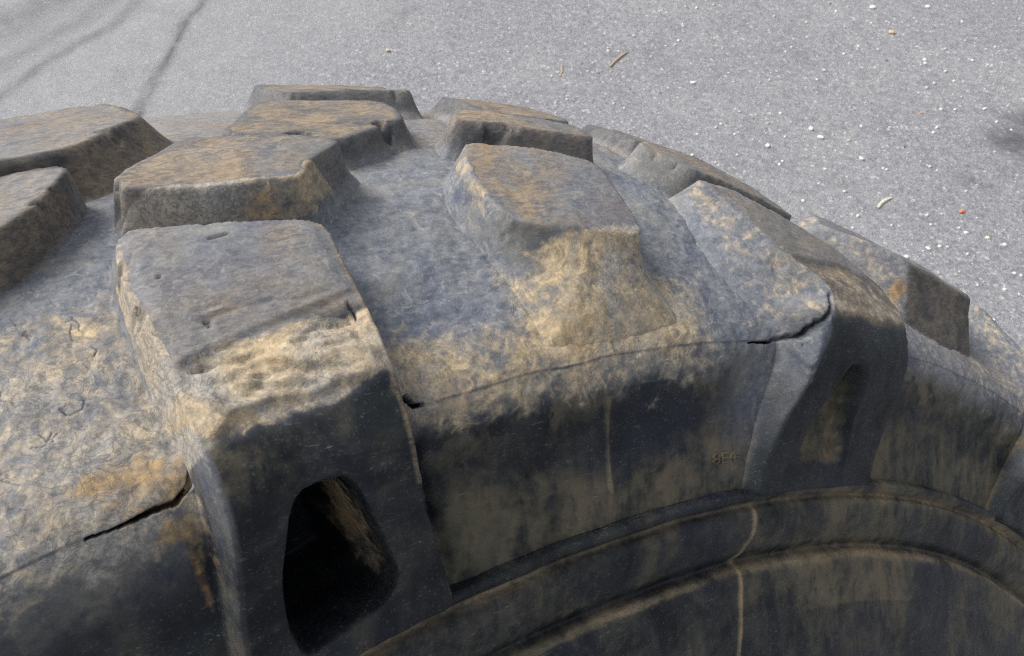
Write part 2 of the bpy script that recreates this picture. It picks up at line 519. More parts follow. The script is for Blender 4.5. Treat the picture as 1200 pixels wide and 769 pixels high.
def carcass_paint(th, s):
    x = th * KX
    n = fbm(x, s, .022, 4, 31)
    n2 = fbm(x, s, .05, 3, 41)
    sj = s + .007 * n + .006 * fbm(x, s, .007, 4, 33)
    low = sstep(.034, .066, sj)
    mud = low * (1 - sstep(.092, .125, s + .014 * n2)) * .66
    mud = np.where(th < -.20, low * (1 - .55 * sstep(.115, .15, s)) * .62, mud)
    seam = np.exp(-((s - .0653 - .0007 * fbm(x, x * 0, .02, 3, 21)) / .0004) ** 2) * (.35 + .65 * sstep(-.3, .3, fbm(x, x * 0, .03, 3, 37)))
    mud *= 1 - .42 * seam
    mud *= 1 - .45 * box(th, -.125, -.06, .015) * sstep(.08, .10, s)
    mud += .34 * blob(th, s, .01, .076, .045, .010) - .42 * blob(th, s, -.072, .098, .032, .013)
    mud *= 1 - .45 * box(th, .075, .20, .02)
    mud *= 1 - .4 * sstep(.25, .3, th)
    mud = np.maximum(mud, .55 * blob(th, s, -.095, .055, .02, .008))
    mud = np.maximum(mud, .33 * np.maximum(0, fbm(x, s, .012, 4, 35)) * 2 * sstep(.026, .045, s) * (1 - sstep(.05, .06, s)))
    mud *= 1 - .9 * box(th, .125, .165, .006) * (1 - sstep(.066, .075, s))
    grey = sstep(.046, .068, sj) * .92 * (1 - .3 * seam)
    grey = np.maximum(grey, .72 * sstep(.075, .132, th + .006 * n) * (th < .18) * sstep(-.01, .045, s) * (1 - sstep(.068, .08, s)))
    grey = np.maximum(grey, .7 * sstep(.056, .064, sj) * (th < -.2))
    grey = np.maximum(grey, .45 * (th < -.225) * sstep(.03, .06, s))
    ochre = .75 * blob(th, s, -.225, .070, .022, .010) + .6 * blob(th, s, -.245, .078, .02, .004) \
        + .35 * blob(th, s, -.02, .076, .05, .010) + .5 * blob(th, s, -.221, .050, .006, .012)
    brown = .55 * sstep(.17, .21, s) + .35 * box(s, .07, .10, .01) * (th > .27)
    smudge = .38 + .36 * (1 - sstep(.010, .034, s + .006 * n)) + .5 * blob(th, s, -.095, .018, .018, .014) + .3 * blob(th, s, .105, .02, .03, .012)
    smudge += .45 * sstep(.036, .05, s + .004 * n) * (1 - sstep(.06, .07, s)) * (n > -.2)
    smudge += .15 * (th > .27) + .4 * blob(th, s, -.258, .052, .03, .008)
    smudge += .5 * blob(th, s, -.262, .056, .05, .006) - .5 * blob(th, s, -.246, .048, .010, .008) - .7 * blob(th, s, -.232, .035, .010, .014)
    ochre += .6 * blob(th, s, -.2245, .036, .0022, .012) * (n > -.1) + .5 * blob(th, s, -.229, .056, .006, .004)
    smudge *= 1 - .85 * blob(th, s, .028, .036, .04, .014) - .6 * blob(th, s, -.235, .022, .018, .016)
    smudge = smudge + .5 * np.exp(-((th - .0) / .0022) ** 2) * (s < .05)
    return mud, grey, ochre, brown, smudge


def block_paint(key, th, s, f, wall):
    x = th * KX
    n = fbm(x, s, .02, 4, 51)
    n2 = fbm(x, s, .04, 3, 61)
    sj = s + .004 * n
    z = np.zeros_like(th)
    kind, who = key.split('_')
    if who == 'f':
        who, th = 'c', th - .372
    mud, grey, ochre, brown, smudge = z + 0, z + 0, z + 0, z + 0, z + .35
    if key == 'near_a':
        top = sstep(.090, .096, sj - .10 * (th + .17))
        band = box(s + .004 * n, .073, .094, .003)
        grey = .85 * top + .5 * band
        brown = .62 * top * sstep(-.35, .3, n2 + 6 * (.11 - s))
        mud = .95 * band
        ochre = .5 * blob(th, s, -.15, .074, .014, .003) + .3 * blob(th, s, -.19, .088, .02, .006)
        smudge = np.where(s < .073, .34 + .35 * blob(th, s, -.2, .068, .02, .008), .3)
        lw = sstep(.35, .8, wall) * (th < -.2)
        mud = np.maximum(mud, .85 * lw * sstep(.062, .085, s) * (1 - .5 * sstep(.12, .14, s)))
        grey = np.maximum(grey, (.10 + .6 * sstep(.045, .08, s)) * lw)
        smudge = np.maximum(smudge, .55 * lw)
        ochre = np.maximum(ochre, .6 * blob(th, s, -.219, .052, .006, .014))
        rw = sstep(.35, .8, wall) * (th > -.135)
        brown = np.maximum(brown, .8 * rw * (s > .05))
    elif kind == 'near' and who == 'c':
        top = sstep(.098, .104, sj)
        front = box(sj, .073, .100, .003)
        grey = .75 * top + .3 * front
        brown = .6 * top + .75 * front
        mud = .45 * front
        lw = sstep(.3, .7, wall) * (th < .185) * sstep(.066, .08, s)
        grey = np.maximum(grey, .95 * lw)
        mud = np.maximum(mud, .46 * lw)
        brown *= 1 - lw
        lo = (th < .16) * sstep(.3, .7, wall) * (s <= .08)
        grey = np.maximum(grey, .42 * lo * sstep(.005, .06, s))
        smudge = z + .02
        grey = grey * np.maximum(sstep(.06, .08, s), lo)
    elif kind == 'near' and who == 'b':
        front = 1 - sstep(.106, .114, s)
        grey = .85 * (1 - front) + .6 * front
        brown = .75 * (1 - front) * (1 - .6 * sstep(-.01, .02, th - .3 * (s - .13)))
        mud = .72 * front
        ochre = .35 * (1 - front) * (1 - sstep(-.025, .0, th)) + .2 * front
        lw = sstep(.3, .7, wall) * (th < -.04) * (1 - front)
        mud = np.maximum(mud, .5 * lw)
        brown *= 1 - lw
    elif kind == 'near' and who == 'd':
        fr = sstep(.35, .8, wall) * sstep(.318, .326, th) * (s < .125)  # front painted darker, left wall paler: the fall of light in the colour
        grey = .95 * (1 - fr) + .15 * fr
        brown = .25 * (1 - fr) + .45 * fr
        mud = .40 * (1 - fr) * sstep(.35, .8, wall)
        ochre = .9 * blob(th, s, .315, .108, .008, .006)
    elif kind in ('mid', 'near'):
        fr = sstep(.35, .8, wall)
        brown = .85 * (1 - fr) + .45 * fr
        grey = .7 * (1 - fr) + .55 * fr
        if key == 'mid_a':
            fw = fr * (s < .153)
            mud = .68 * fw
            ochre = .5 * fw * blob(th, s, -.145, .142, .02, .006) + .5 * blob(th, s, -.13, .158, .008, .003)
            brown = brown * (1 - .5 * fw)
        if who == 'e':
            grey = .8 * (1 - fr) + .25 * fr
            brown = .6 * (1 - fr) + .6 * fr
        if key == 'mid_c':
            lw = fr * (th < .13)
            mud = .4 * lw
            grey = np.maximum(grey, .9 * lw)
    else:
        fr = sstep(.35, .8, wall)
        brown = .85 * (1 - fr) + .2 * fr
        grey = .45 + z
    return mud, grey, ochre, brown, smudge


def build_block(key, res):
    d = BL[key]
    top = round_poly(M_(d['top']), .005)
    foot = round_poly(M_(d['foot']), .008)
    x0, y0 = foot.min(0) - .007
    x1, y1 = foot.max(0) + .007
    nx, ny = int((x1 - x0) / res) + 2, int((y1 - y0) / res) + 2
    X, Y = np.meshgrid(np.linspace(x0, x1, nx), np.linspace(y0, y1, ny), indexing='ij')
    wob = .0005 * fbm(X, Y, .012, 3, 71) + .0008 * fbm(X, Y, .035, 2, 72)
    chip = np.maximum(0, fbm(X, Y, .008, 3, 73) - .50) * .008
    dt = sdist(top, X, Y) + wob - chip
    db = sdist(foot, X, Y) + .3 * wob + (0 if key in ('near_a', 'near_c', 'near_b', 'near_f') else .003)
    out = np.maximum(-dt, 0)
    t = np.where(dt >= 0, 1 + dt / .0045, np.maximum(db, 0) / (np.maximum(db, 0) + out + 1e-9))
    u = 1.06 * np.clip(t, 0, 3) ** d.get('e', 1.75)
    k = .07 if key != 'near_b' else .05
    hh = np.clip(.5 + .5 * (1 - u) / k, 0, 1)
    f = u * hh + (1 - hh) * 1 - k * hh * (1 - hh)
    f = np.clip(f, 0, 1)
    th = X / KX
    H = d['H']
    if key == 'near_a':
        H = H * (.50 + .50 * sstep(.0, .06, Y))      # the block dies into the rim ring
    if key == 'near_d':
        H = H * (1 - .5 * sstep(.122, .155, Y))
    if key in ('near_c', 'near_f'):
        H = H * (.42 + .58 * sstep(.0, .06, Y))
    h = H * f
    inside = sstep(0, .006, dt)
    # worn faces: shallow cuts, scuffs along the rolling direction
    h = h + inside * (.0003 * fbm(X * .5, Y, .025, 3, 81) - .0030 * np.maximum(0, fbm(X * .22, Y, .006, 3, 83) - .52))
    wallm = (1 - sstep(.0, .004, dt)) * sstep(0, .003, db)
    h = h + wallm * .0003 * fbm(X, Y, .010, 4, 85)
    mud, grey, ochre, brown, smudge = block_paint(key, th, Y, f, wallm)
    for kk, na, ns, ra, rs, dep in NICKS:
        if kk == key:
            g = blob(th + .004 * fbm(X, Y, .006, 3, 95), Y + .003 * fbm(X + 3, Y, .006, 3, 96), na, ns, ra, rs)
            g = sstep(.35, .65, g)
            h = h - dep * g * np.minimum(1, h / .004 * (h > 0))
            mud, grey, brown, ochre = mud * (1 - .8 * g), grey * (1 - .7 * g), brown * (1 - .7 * g), ochre * (1 - g)
    if key == 'near_a':
        # torn ledge where the scrubbed shoulder breaks into the smooth flank
        tear = .076 + .004 * fbm(X, X * 0, .02, 3, 91) + .02 * (th + .17) * -1
        h = h + .0022 * sstep(-.001, .001, Y - tear) * inside * (1 - sstep(.082, .094, Y))
        h = h - .0065 * inside * box(Y, .077, .093, .004) * np.maximum(0, fbm(X * .45 + Y * .5, Y, .008, 4, 93) - .14)
        h = h + .0012 * inside * sstep(.0, .003, Y - .0945 - .10 * (th + .17))
        pk = sdist(round_poly(M_(POCKET_A), .005), X, Y)
        dep = .052 * (sstep(-.0005, .0035, pk) * .45 + sstep(0, .011, pk) * .55)
        h = h - dep
        pin = sstep(0, .002, pk)  # pocket interior coloured bare and dark: its shade is painted in
        rwall = pin * sstep(-.1715, -.160, th + .40 * (Y - .055))  # right pocket wall painted tan to look lit
        smudge = smudge * (1 - pin) + 1.0 * rwall * pin
        mud = mud + .58 * rwall
        ochre = ochre + .6 * rwall * (1 - sstep(.02, .03, np.abs(Y - .045)))
        grey = grey * (1 - pin)
    if key == 'near_c':
        pk = sdist(round_poly(M_(POCKET_C), .006), X, Y)
        ramp = sstep(.0, .055, Y)
        h = h - (.004 + .012 * ramp) * sstep(-.001, .009, pk)
        pin = sstep(0, .006, pk)
        smudge = smudge * (1 - pin) + pin * (1.1 - .6 * sstep(.045, .055, Y))
        ochre = ochre + .35 * pin * sstep(.20, .21, th + .3 * (.05 - Y))
        h = h + .0008 * inside * sstep(.098, .103, Y)
        P = M_(SEAM_CRACKS[1][0])                      # the torn flap runs on up the block's left wall
        dd = line_dist(P, X + .0012 * fbm(X, Y, .005, 3, 22), Y + .0012 * fbm(X + 5, Y, .005, 3, 23))
        cr = (1 - sstep(.0004, .0011, dd)) * sstep(0, .006, np.hypot(X - P[0][0], Y - P[0][1]))
        h = h - .0035 * cr
        mud, grey, brown = mud * (1 - cr), grey * (1 - cr), brown * (1 - cr)
        flap = sstep(.0, .002, sdist([(.136 * KX, .0655), (.150 * KX, .067), (.172 * KX, .0755), (.166 * KX, .066), (.148 * KX, .054)], X, Y))
        mud, grey = mud * (1 - flap), np.maximum(grey * (1 - flap), .55 * flap)
    h = np.where(db < 0, -.0018 + .4 * db, h - .0010 * (1 - sstep(0, .004, db)))
    h = h + settle(th, Y)
    V = at_surface(th, Y, h)
    keepv = db > -.0025
    keep = keepv[:-1, :-1] & keepv[1:, :-1] & keepv[1:, 1:] & keepv[:-1, 1:]
    if key not in ('near_e', 'mid_e', 'near_d'):
        lim = (.75 if key == 'near_b' else .45)
        wgt = sstep(.08, lim, f) if key not in ('near_a',) else sstep(.02, .2, f)
        cp = carcass_paint(th, Y)
        mud, grey, ochre, brown, smudge = [c * (1 - wgt) + b_ * wgt for c, b_ in zip(cp, (mud, grey, ochre, brown, smudge))]
    paint = np.stack([mud, grey, ochre, brown], -1)
    return grid_mesh('tread_block', V, paint, smudge, keep)


# ------------------------------------------------------------------ the tyre
tyre = bpy.data.objects.new('tractor_tyre', None)
C.objects.link(tyre)
tyre['label'] = 'big worn black off-road tyre with chunky muddy tread blocks leaning over grey asphalt'
tyre['category'] = 'tyre'

A0, A1 = -.40, .60
TH = np.r_[np.linspace(A0, -.30, 80), np.linspace(-.30, -.205, 260)[1:], np.linspace(-.205, .30, 590)[1:], np.linspace(.30, A1, 260)[1:], np.linspace(A1, A0 + 2 * math.pi, 230)[1:-1]]

# tread band: flank above the rim ring, shoulder, crown, far shoulder
SROW = np.r_[np.linspace(0, .02, 28), np.linspace(.02, .06, 55)[1:], np.linspace(.06, .072, 34)[1:], np.linspace(.072, .085, 22)[1:], np.linspace(.085, .145, 150)[1:], np.linspace(.145, .27, 95)[1:], np.linspace(.27, S_MAX, 60)[1:]]
T, S = np.meshgrid(TH, SROW, indexing='ij')
T0 = np.where(T > math.pi, T - 2 * math.pi, T)
X = T0 * KX
h = settle(T0, S)
mud, grey, ochre, brown, smudge = carcass_paint(T0, S)
# a low flap line runs along the shoulder
lip = .0004 * sstep(-.0008, .0004, S - .0655 - .0008 * fbm(X, X * 0, .02, 3, 21)) * (1 - sstep(.066, .095, S))
h = h + lip
for P, w, dep in SEAM_CRACKS:
    P = M_(P)
    jx = X + .0009 * fbm(X, S, .006, 3, 22)
    jy = S + .0009 * fbm(X + 5, S, .006, 3, 23)
    dd = line_dist(P, jx, jy)
    ends = np.minimum(np.hypot(X - P[0][0], S - P[0][1]), np.hypot(X - P[-1][0], S - P[-1][1]))
    wv = w * (.45 + .9 * sstep(0, .02, ends))
    h = h - dep * (1 - sstep(wv * .5, wv * 1.5, dd))
    cr = 1 - sstep(wv * .8, wv * 1.8, dd)
    mud, grey, brown, smudge = mud * (1 - cr), grey * (1 - cr), brown * (1 - cr), smudge * (1 - cr)
for P in FINE_CRACKS:
    jx = X + .0008 * fbm(X, S, .003, 3, 24)
    jy = S + .0008 * fbm(X + 5, S, .007, 3, 25)
    dd = line_dist(M_(P), jx, jy)
    cr = 1 - sstep(.00002, .00036, dd)
    h = h - .00025 * cr
    mud, grey, brown = mud * (1 - .55 * cr), grey * (1 - .6 * cr), np.maximum(brown, .4 * cr)
# mould line standing on the flank
h = h + .0013 * np.exp(-(X / .0011) ** 2) * box(S, .007, .05, .004)
# dirt wrinkles
h = h + .0006 * fbm(X, S, .006, 3, 26) * sstep(.05, .07, S)
holes = np.zeros(X.shape, bool)
# creases beside the tall blocks, rounded lower corners of the flank panels
for key in ('near_a', 'near_c'):
    fd = sdist(round_poly(M_(BL[key]['foot']), .008), X, S)
    h = h - .003 * np.exp(-((fd + .002) / .004) ** 2) * (S < .07) * sstep(.0, .012, S) * (T0 > (-.17 if key == 'near_a' else .19))
    holes |= fd > .008
for key in BL:
    if key not in ('near_a', 'near_c'):
        fd = sdist(round_poly(M_(BL[key]['foot']), .008), X, S)
        h = np.where(fd > .006, h - .006, h)
V = at_surface(T0, S, h)
hw = np.vstack([holes, holes[:1]])
keep = ~(hw[:-1, :-1] & hw[1:, :-1] & hw[1:, 1:] & hw[:-1, 1:])
me = grid_mesh('tread_band', V, np.stack([mud, grey, ochre, brown], -1), smudge, keep, wrap=True)
link('tread_band', me, tyre)

# lower sidewalls: rim ring, step, bulge, bead
LOW = [(-.004, .635), (-.0085, .6342), (-.0095, .633), (-.0075, .6295), (-.0045, .6276), (-.0048, .6264), (-.0075, .6255), (-.009, .622), (-.0095, .615),
       (-.0065, .605), (-.0025, .600), (-.0025, .5988), (-.0065, .598), (-.0095, .5965), (-.0115, .592), (-.018, .56), (-.025, .52), (-.03, .47), (-.024, .42),
       (-.004, .37), (.03, .338), (.06, .322)]


def densify(P, step_list):
    P = np.array(P, float)
    out = [P[0]]
    for k in range(len(P) - 1):
        n = max(1, int(np.linalg.norm(P[k + 1] - P[k]) / step_list(P[k][1])))
        for j in range(1, n + 1):
            out.append(P[k] + (P[k + 1] - P[k]) * j / n)
    out = np.array(out)
    for _ in range(2):
        out[1:-1] = .25 * out[:-2] + .5 * out[1:-1] + .25 * out[2:]
    return out


LP = densify(LOW, lambda r: .0009 if r > .59 else (.0016 if r > .52 else .006))
n = len(LP)
T, K = np.meshgrid(TH, np.arange(n), indexing='ij')
T0 = np.where(T > math.pi, T - 2 * math.pi, T)
Yp, Rp = LP[K, 0], LP[K, 1]
X = T0 * .62
fade = sstep(.635, .630, Rp) if False else 1 - sstep(.630, .635, Rp)
h = fade * (.0011 * fbm(X, Rp, .04, 3, 101) + .0003 * fbm(X, Rp, .008, 3, 102))
weld = T0 - (.1255 - .2 * np.clip(.6275 - Rp, 0, 1) + .004 * np.sin((.6275 - Rp) / .026 * math.pi) * (Rp > .6))
wd = np.abs(weld) * .62
h = h + .0009 * np.exp(-(wd / .0010) ** 2) * (Rp < .628) * (Rp > .45)
Yp2 = Yp - h
jr = Rp + .0010 * fbm(X, Rp, .03, 3, 103)
wide = .0014 + .0016 * sstep(.08, .22, T0)
ledge = np.exp(-((jr - .6270) / wide) ** 2) + .9 * np.exp(-((jr - .5972) / (.7 * wide)) ** 2)
nn = fbm(X, Rp, .05, 4, 104)
smudge = .34 + .45 * ledge + .55 * np.exp(-(wd / .0018) ** 2) * (Rp < .628)
smudge = smudge + .22 * sstep(-.05, .35, nn) + .22 * sstep(.10, .25, T0) * (Rp > .575) * sstep(-.4, .1, nn)
smudge = smudge * np.where((Rp > .6285) & (T0 < .09), .6, 1)
brown = .75 * ledge * (.45 + .55 * sstep(-.3, .3, fbm(X, Rp, .06, 2, 105)))
ochre = .30 * ledge * sstep(.05, .2, T0) + .25 * np.exp(-(wd / .0014) ** 2) * (Rp < .628)
brown = brown + .5 * np.exp(-(wd / .0014) ** 2) * (Rp < .628)
zz = np.zeros_like(smudge)
V = np.stack([Rp * np.sin(T0), Yp2, Rp * np.cos(T0)], -1)
me = grid_mesh('sidewall', V[:, ::-1], np.stack([zz, zz, ochre, brown], -1)[:, ::-1], smudge[:, ::-1], wrap=True)
link('sidewall', me, tyre)

# far sidewall and the hollow inside, seen only by walking round the tyre
THC = np.linspace(0, 2 * math.pi, 161)[:-1]


def ring(name, prof):
    P = np.array(prof)
    T, K = np.meshgrid(THC, np.arange(len(P)), indexing='ij')
    V = np.stack([P[K, 1] * np.sin(T), P[K, 0], P[K, 1] * np.cos(T)], -1)
    return link(name, grid_mesh(name, V, np.zeros((*T.shape, 4)), np.full(T.shape, .4), wrap=True), tyre)


far = [(.552 - (y + .004) - .0 if k else .552, r) for k, (y, r) in enumerate(LOW)]
ring('sidewall', far)
ring('inner_liner', [(.490, .322), (.52, .345), (.545, .40), (.548, .50), (.53, .62), (.50, .70), (.44, .755), (.27, .765), (.14, .735), (.09, .69),
                     (.070, .62), (.03, .50), (.003, .40), (.028, .345), (.06, .322)])

# the blocks seen in the photograph
RES = dict(near_a=.0007, mid_a=.0008, near_b=.0008, near_c=.0008)
BM = {}
for key in BL:
    BM[key] = build_block(key, RES.get(key, .0011))
    link('tread_block', BM[key], tyre)
# the same blocks repeat round the wheel, seventeen to a turn
PITCH = 2 * math.pi / 17


def repeat(key, a):
    o = bpy.data.objects.new('tread_block', BM[key])
    C.objects.link(o)
    o.parent = tyre
    o.rotation_euler = (0, a, 0)
    return o


for k in range(17):
    if k in (0, 16):
        continue
    a = k * PITCH
    if k == 1:
        continue
    for key in ('near_a', 'mid_a', 'far_a', 'back_a'):
        if k > 2:
            repeat(key, a)
    for key in ('near_b', 'mid_b', 'back_b'):
        repeat(key, a)
repeat('near_a', -PITCH)

# small raised mould mark on the flank
def mould_mark(txt, th0, s0, width, height):
    cu = bpy.data.curves.new('mould_mark', 'FONT')
    cu.body = txt
    cu.size = 1
    cu.extrude = .05
    cu.resolution_u = 3
    o = bpy.data.objects.new('tmp', cu)
    C.objects.link(o)
    bpy.context.view_layer.update()
    m = bpy.data.meshes.new_from_object(o.evaluated_get(bpy.context.evaluated_depsgraph_get()))
    bpy.data.objects.remove(o, do_unlink=True)
    v = np.array([q.co[:] for q in m.vertices])
    lo, hi = v.min(0), v.max(0)
    th = th0 + (v[:, 0] - lo[0]) / (hi[0] - lo[0]) * width / .65
    s = s0 + (v[:, 1] - lo[1]) / (hi[1] - lo[1]) * height
    hh = .0006 * (v[:, 2] > 0) - .001 * (v[:, 2] <= 0) + settle(th, s)
    m.vertices.foreach_set('co', at_surface(th, s, hh).astype(np.float32).ravel())
    a = m.attributes.new('paint', 'FLOAT_COLOR', 'POINT')
    a.data.foreach_set('color', np.tile([.0, .0, .1, .25], (len(v), 1)).astype(np.float32).ravel())
    b = m.attributes.new('smudge', 'FLOAT', 'POINT')
    b.data.foreach_set('value', np.full(len(v), .8, np.float32))
    m.materials.clear()
    m.materials.append(MAT['rubber'])
    m.update()
    link('mould_mark', m, tyre)


mould_mark('8E4-', .086, .0125, .0185, .0048)

# ------------------------------------------------------------------ stand the tyre on the ground
zmin, low = 1e9, None
for o in tyre.children:
    co = np.empty(len(o.data.vertices) * 3, np.float32)
    o.data.vertices.foreach_get('co', co)
    co = co.reshape(-1, 3).astype(float)
    a = o.rotation_euler[1]
    if a:
        ca, sa = math.cos(a), math.sin(a)
        co = np.stack([co[:, 0] * ca + co[:, 2] * sa, co[:, 1], -co[:, 0] * sa + co[:, 2] * ca], 1)
    w = co @ TILT.T
    k = w[:, 2].argmin()
    if w[k, 2] < zmin:
        zmin, low = w[k, 2], (w[k].copy(), co[k].copy())
Rm = Matrix(TILT.tolist())
base_w = Vector((0, 0, -zmin))             # world position of the tyre frame's origin
# the Empty sits at the contact point; children keep the tyre frame
contact_t = Vector(low[1].tolist())
contact_w = base_w + Rm @ contact_t
tyre.matrix_world = Matrix.Translation(contact_w) @ Rm.to_4x4()
for o in tyre.children:
    o.location = -contact_t
Rc = Matrix(CAM_AX.T.tolist())
cam_ob.matrix_world = Matrix.Translation(base_w + Rm @ Vector(CAM_T.tolist())) @ (Rm @ Rc).to_4x4()
cam_pos = cam_ob.matrix_world.translation

# ------------------------------------------------------------------ asphalt
def make_asphalt():
    m, nt, bs = new_mat('asphalt')
    b = NB(nt)
    tc = nt.nodes.new('ShaderNodeTexCoord').outputs['Object']
    at = nt.nodes.new('ShaderNodeAttribute')
    at.attribute_name = 'marks'
    at2 = nt.nodes.new('ShaderNodeAttribute')
    at2.attribute_name = 'old_paving'
    old = at2.outputs['Fac']
    big = b.noise(tc, 1.6, 4, .55)
    mid = b.noise(tc, 9, 5, .65)
    fine = b.noise(tc, 150, 4, .75)
    sub = b.noise(tc, 420, 2, .7)
    col = b.mix(b.rng(fine, .36, .62), (.150, .153, .166), (.285, .288, .310))
    col = b.mix(b.math('MULTIPLY', b.rng(big, .4, .65), .35), col, (.31, .31, .315))
    col = b.mix(b.math('MULTIPLY', b.rng(mid, .46, .66), .42), col, (.165, .17, .188))
    cl = b.noise(tc, 42, 3, .6)
    col = b.mix(b.math('MULTIPLY', b.rng(cl, .50, .66), .40), col, (.33, .33, .338))
    col = b.mix(b.math('MULTIPLY', b.rng(cl, .46, .34), .40), col, (.13, .133, .145))
    for scale, lo, pale, dark in ((95, .80, (.50, .50, .50), (.085, .088, .095)), (190, .74, (.44, .44, .45), (.10, .10, .11)), (60, .90, (.55, .54, .52), (.12, .12, .13))):
        n = nt.nodes.new('ShaderNodeTexVoronoi')
        n.inputs['Scale'].default_value = scale
        nt.links.new(tc, n.inputs['Vector'])
        sp = nt.nodes.new('ShaderNodeSeparateColor')
        nt.links.new(n.outputs['Color'], sp.inputs[0])
        core = b.rng(n.outputs['Distance'], .22, .48, 1, 0)
        col = b.mix(b.math('MULTIPLY', b.math('MULTIPLY', b.rng(sp.outputs[0], lo, lo + .06), core), .6), col, pale)
        col = b.mix(b.math('MULTIPLY', b.math('MULTIPLY', b.rng(sp.outputs[1], lo + .02, lo + .08), core), .55), col, dark)
    col = b.mix(b.math('MULTIPLY', old, .62), col, b.mix(b.rng(mid, .3, .7), (.245, .247, .258), (.33, .33, .338)))
    mk = b.math('MULTIPLY', at.outputs['Fac'], b.rng(b.math('ADD', b.math('MULTIPLY', mid, .6), b.math('MULTIPLY', fine, .4)), .30, .62))
    col = b.mix(b.math('MULTIPLY', mk, .85), col, (.075, .078, .088))
    nt.links.new(col, bs.inputs['Base Color'])
    bs.inputs['Roughness'].default_value = .92
    bs.inputs['Specular IOR Level'].default_value = .2
    hh = b.math('ADD', b.math('MULTIPLY', fine, .8), b.math('MULTIPLY', sub, .4))
    nt.links.new(b.bump(hh, .8, .005), bs.inputs['Normal'])


make_asphalt()
gx = np.r_[-80, -30, -10, np.linspace(-4, 5, 361), 10, 30, 80]
gy = np.r_[-80, -30, -10, np.linspace(-2, 6, 321), 12, 30, 80]
GX, GY = np.meshgrid(gx, gy, indexing='ij')
near = (1 - sstep(4.0, 5.0, np.abs(GX - .5))) * (1 - sstep(3.4, 4.0, np.abs(GY - 2)))
GZ = near * (.004 * (fbm(GX, GY, .5, 3, 201) - 1) + .0012 * fbm(GX, GY, .08, 2, 203))
marks = np.zeros_like(GX)
jx, jy = GX + .03 * fbm(GX, GY, .15, 3, 211), GY + .03 * fbm(GX, GY, .15, 3, 212)
for P, w, a in (([(-1.382, 2.50), (-1.384, 2.987), (-1.359, 3.7)], .020, 1.15),
                ([(-2.05, 2.9), (-1.845, 3.27), (-1.65, 3.7)], .06, .55),
                ([(-1.95, 2.70), (-1.821, 3.017), (-1.672, 3.27), (-1.55, 3.8)], .035, .75),
                ([(-2.3, 3.1), (-2.05, 3.35), (-1.85, 3.8)], .13, .7),
                ([(-.54, 3.27), (-.49, 3.40)], .05, .35)):
    d_ = line_dist(P, jx, jy)
    marks = np.maximum(marks, a * np.exp(-(d_ / w) ** 2))
for cx, cy, r_, a in ((1.72, 2.50, .12, 1.0), (1.80, 2.62, .10, .9), (1.66, 2.40, .06, .6), (1.449, 2.294, .035, .7), (1.50, 2.26, .03, .6), (-.404, 2.778, .012, .9)):
    marks = np.maximum(marks, a * np.exp(-(((jx - cx) ** 2 + (jy - cy) ** 2) / r_ ** 2) ** 2))
me = bpy.data.meshes.new('ground')
idx = np.arange(GX.size).reshape(GX.shape)
q = np.stack([idx[:-1, :-1], idx[1:, :-1], idx[1:, 1:], idx[:-1, 1:]], -1).reshape(-1, 4)
me.vertices.add(GX.size)
me.vertices.foreach_set('co', np.stack([GX, GY, GZ], -1).astype(np.float32).ravel())
me.loops.add(q.size)
me.loops.foreach_set('vertex_index', q.astype(np.int32).ravel())
me.polygons.add(len(q))
me.polygons.foreach_set('loop_start', np.arange(0, q.size, 4, dtype=np.int32))
me.polygons.foreach_set('use_smooth', np.ones(len(q), bool))
me.update(calc_edges=True)
at_ = me.attributes.new('marks', 'FLOAT', 'POINT')
at_.data.foreach_set('value', marks.astype(np.float32).ravel())
at_ = me.attributes.new('old_paving', 'FLOAT', 'POINT')
at_.data.foreach_set('value', (1 - sstep(-1.6, -.2, jx * 1.0 - .25 * (jy - 3.0) + .35 * fbm(GX, GY, .5, 3, 231))).astype(np.float32).ravel())
me.materials.append(MAT['asphalt'])
ground = link('ground', me)
ground['kind'] = 'structure'
ground['label'] = 'worn grey asphalt speckled with pale stone chips'


# ------------------------------------------------------------------ loose things on the asphalt
def make_stone_mat():
    m, nt, bs = new_mat('stone')
    b = NB(nt)
    tc = nt.nodes.new('ShaderNodeTexCoord').outputs['Object']
    at = nt.nodes.new('ShaderNodeAttribute')
    at.attribute_name = 'tint'
    n = b.noise(tc, 220, 4, .6)
    nt.links.new(b.mix(b.rng(n, .35, .7, 0, .5), at.outputs['Color'], (.25, .24, .23)), bs.inputs['Base Color'])
    bs.inputs['Roughness'].default_value = .8
    nt.links.new(b.bump(n, .5, .002), bs.inputs['Normal'])


make_stone_mat()
SPHERE = bmesh_v = None
import bmesh


def ico(sub):
    bm = bmesh.new()
    bmesh.ops.create_icosphere(bm, subdivisions=sub, radius=1)
    v = np.array([x.co[:] for x in bm.verts])
    f = np.array([[y.index for y in x.verts] for x in bm.faces])
    bm.free()
    return v, f


def stone_shape(v, size, seed):
    r = np.random.default_rng(seed)
    k = 1 + .22 * vnoise(v[:, 0] * 1.3 + seed, v[:, 1] * 1.3 + v[:, 2], seed) + .12 * vnoise(v[:, 0] * 2.9, v[:, 2] * 2.9 + v[:, 1] + seed, seed + 3)
    w = v * k[:, None] * np.array([1, r.uniform(.6, .95), r.uniform(.45, .7)]) * size
    a = r.uniform(0, 6.28)
    return np.stack([w[:, 0] * math.cos(a) - w[:, 1] * math.sin(a), w[:, 0] * math.sin(a) + w[:, 1] * math.cos(a), w[:, 2]], 1)


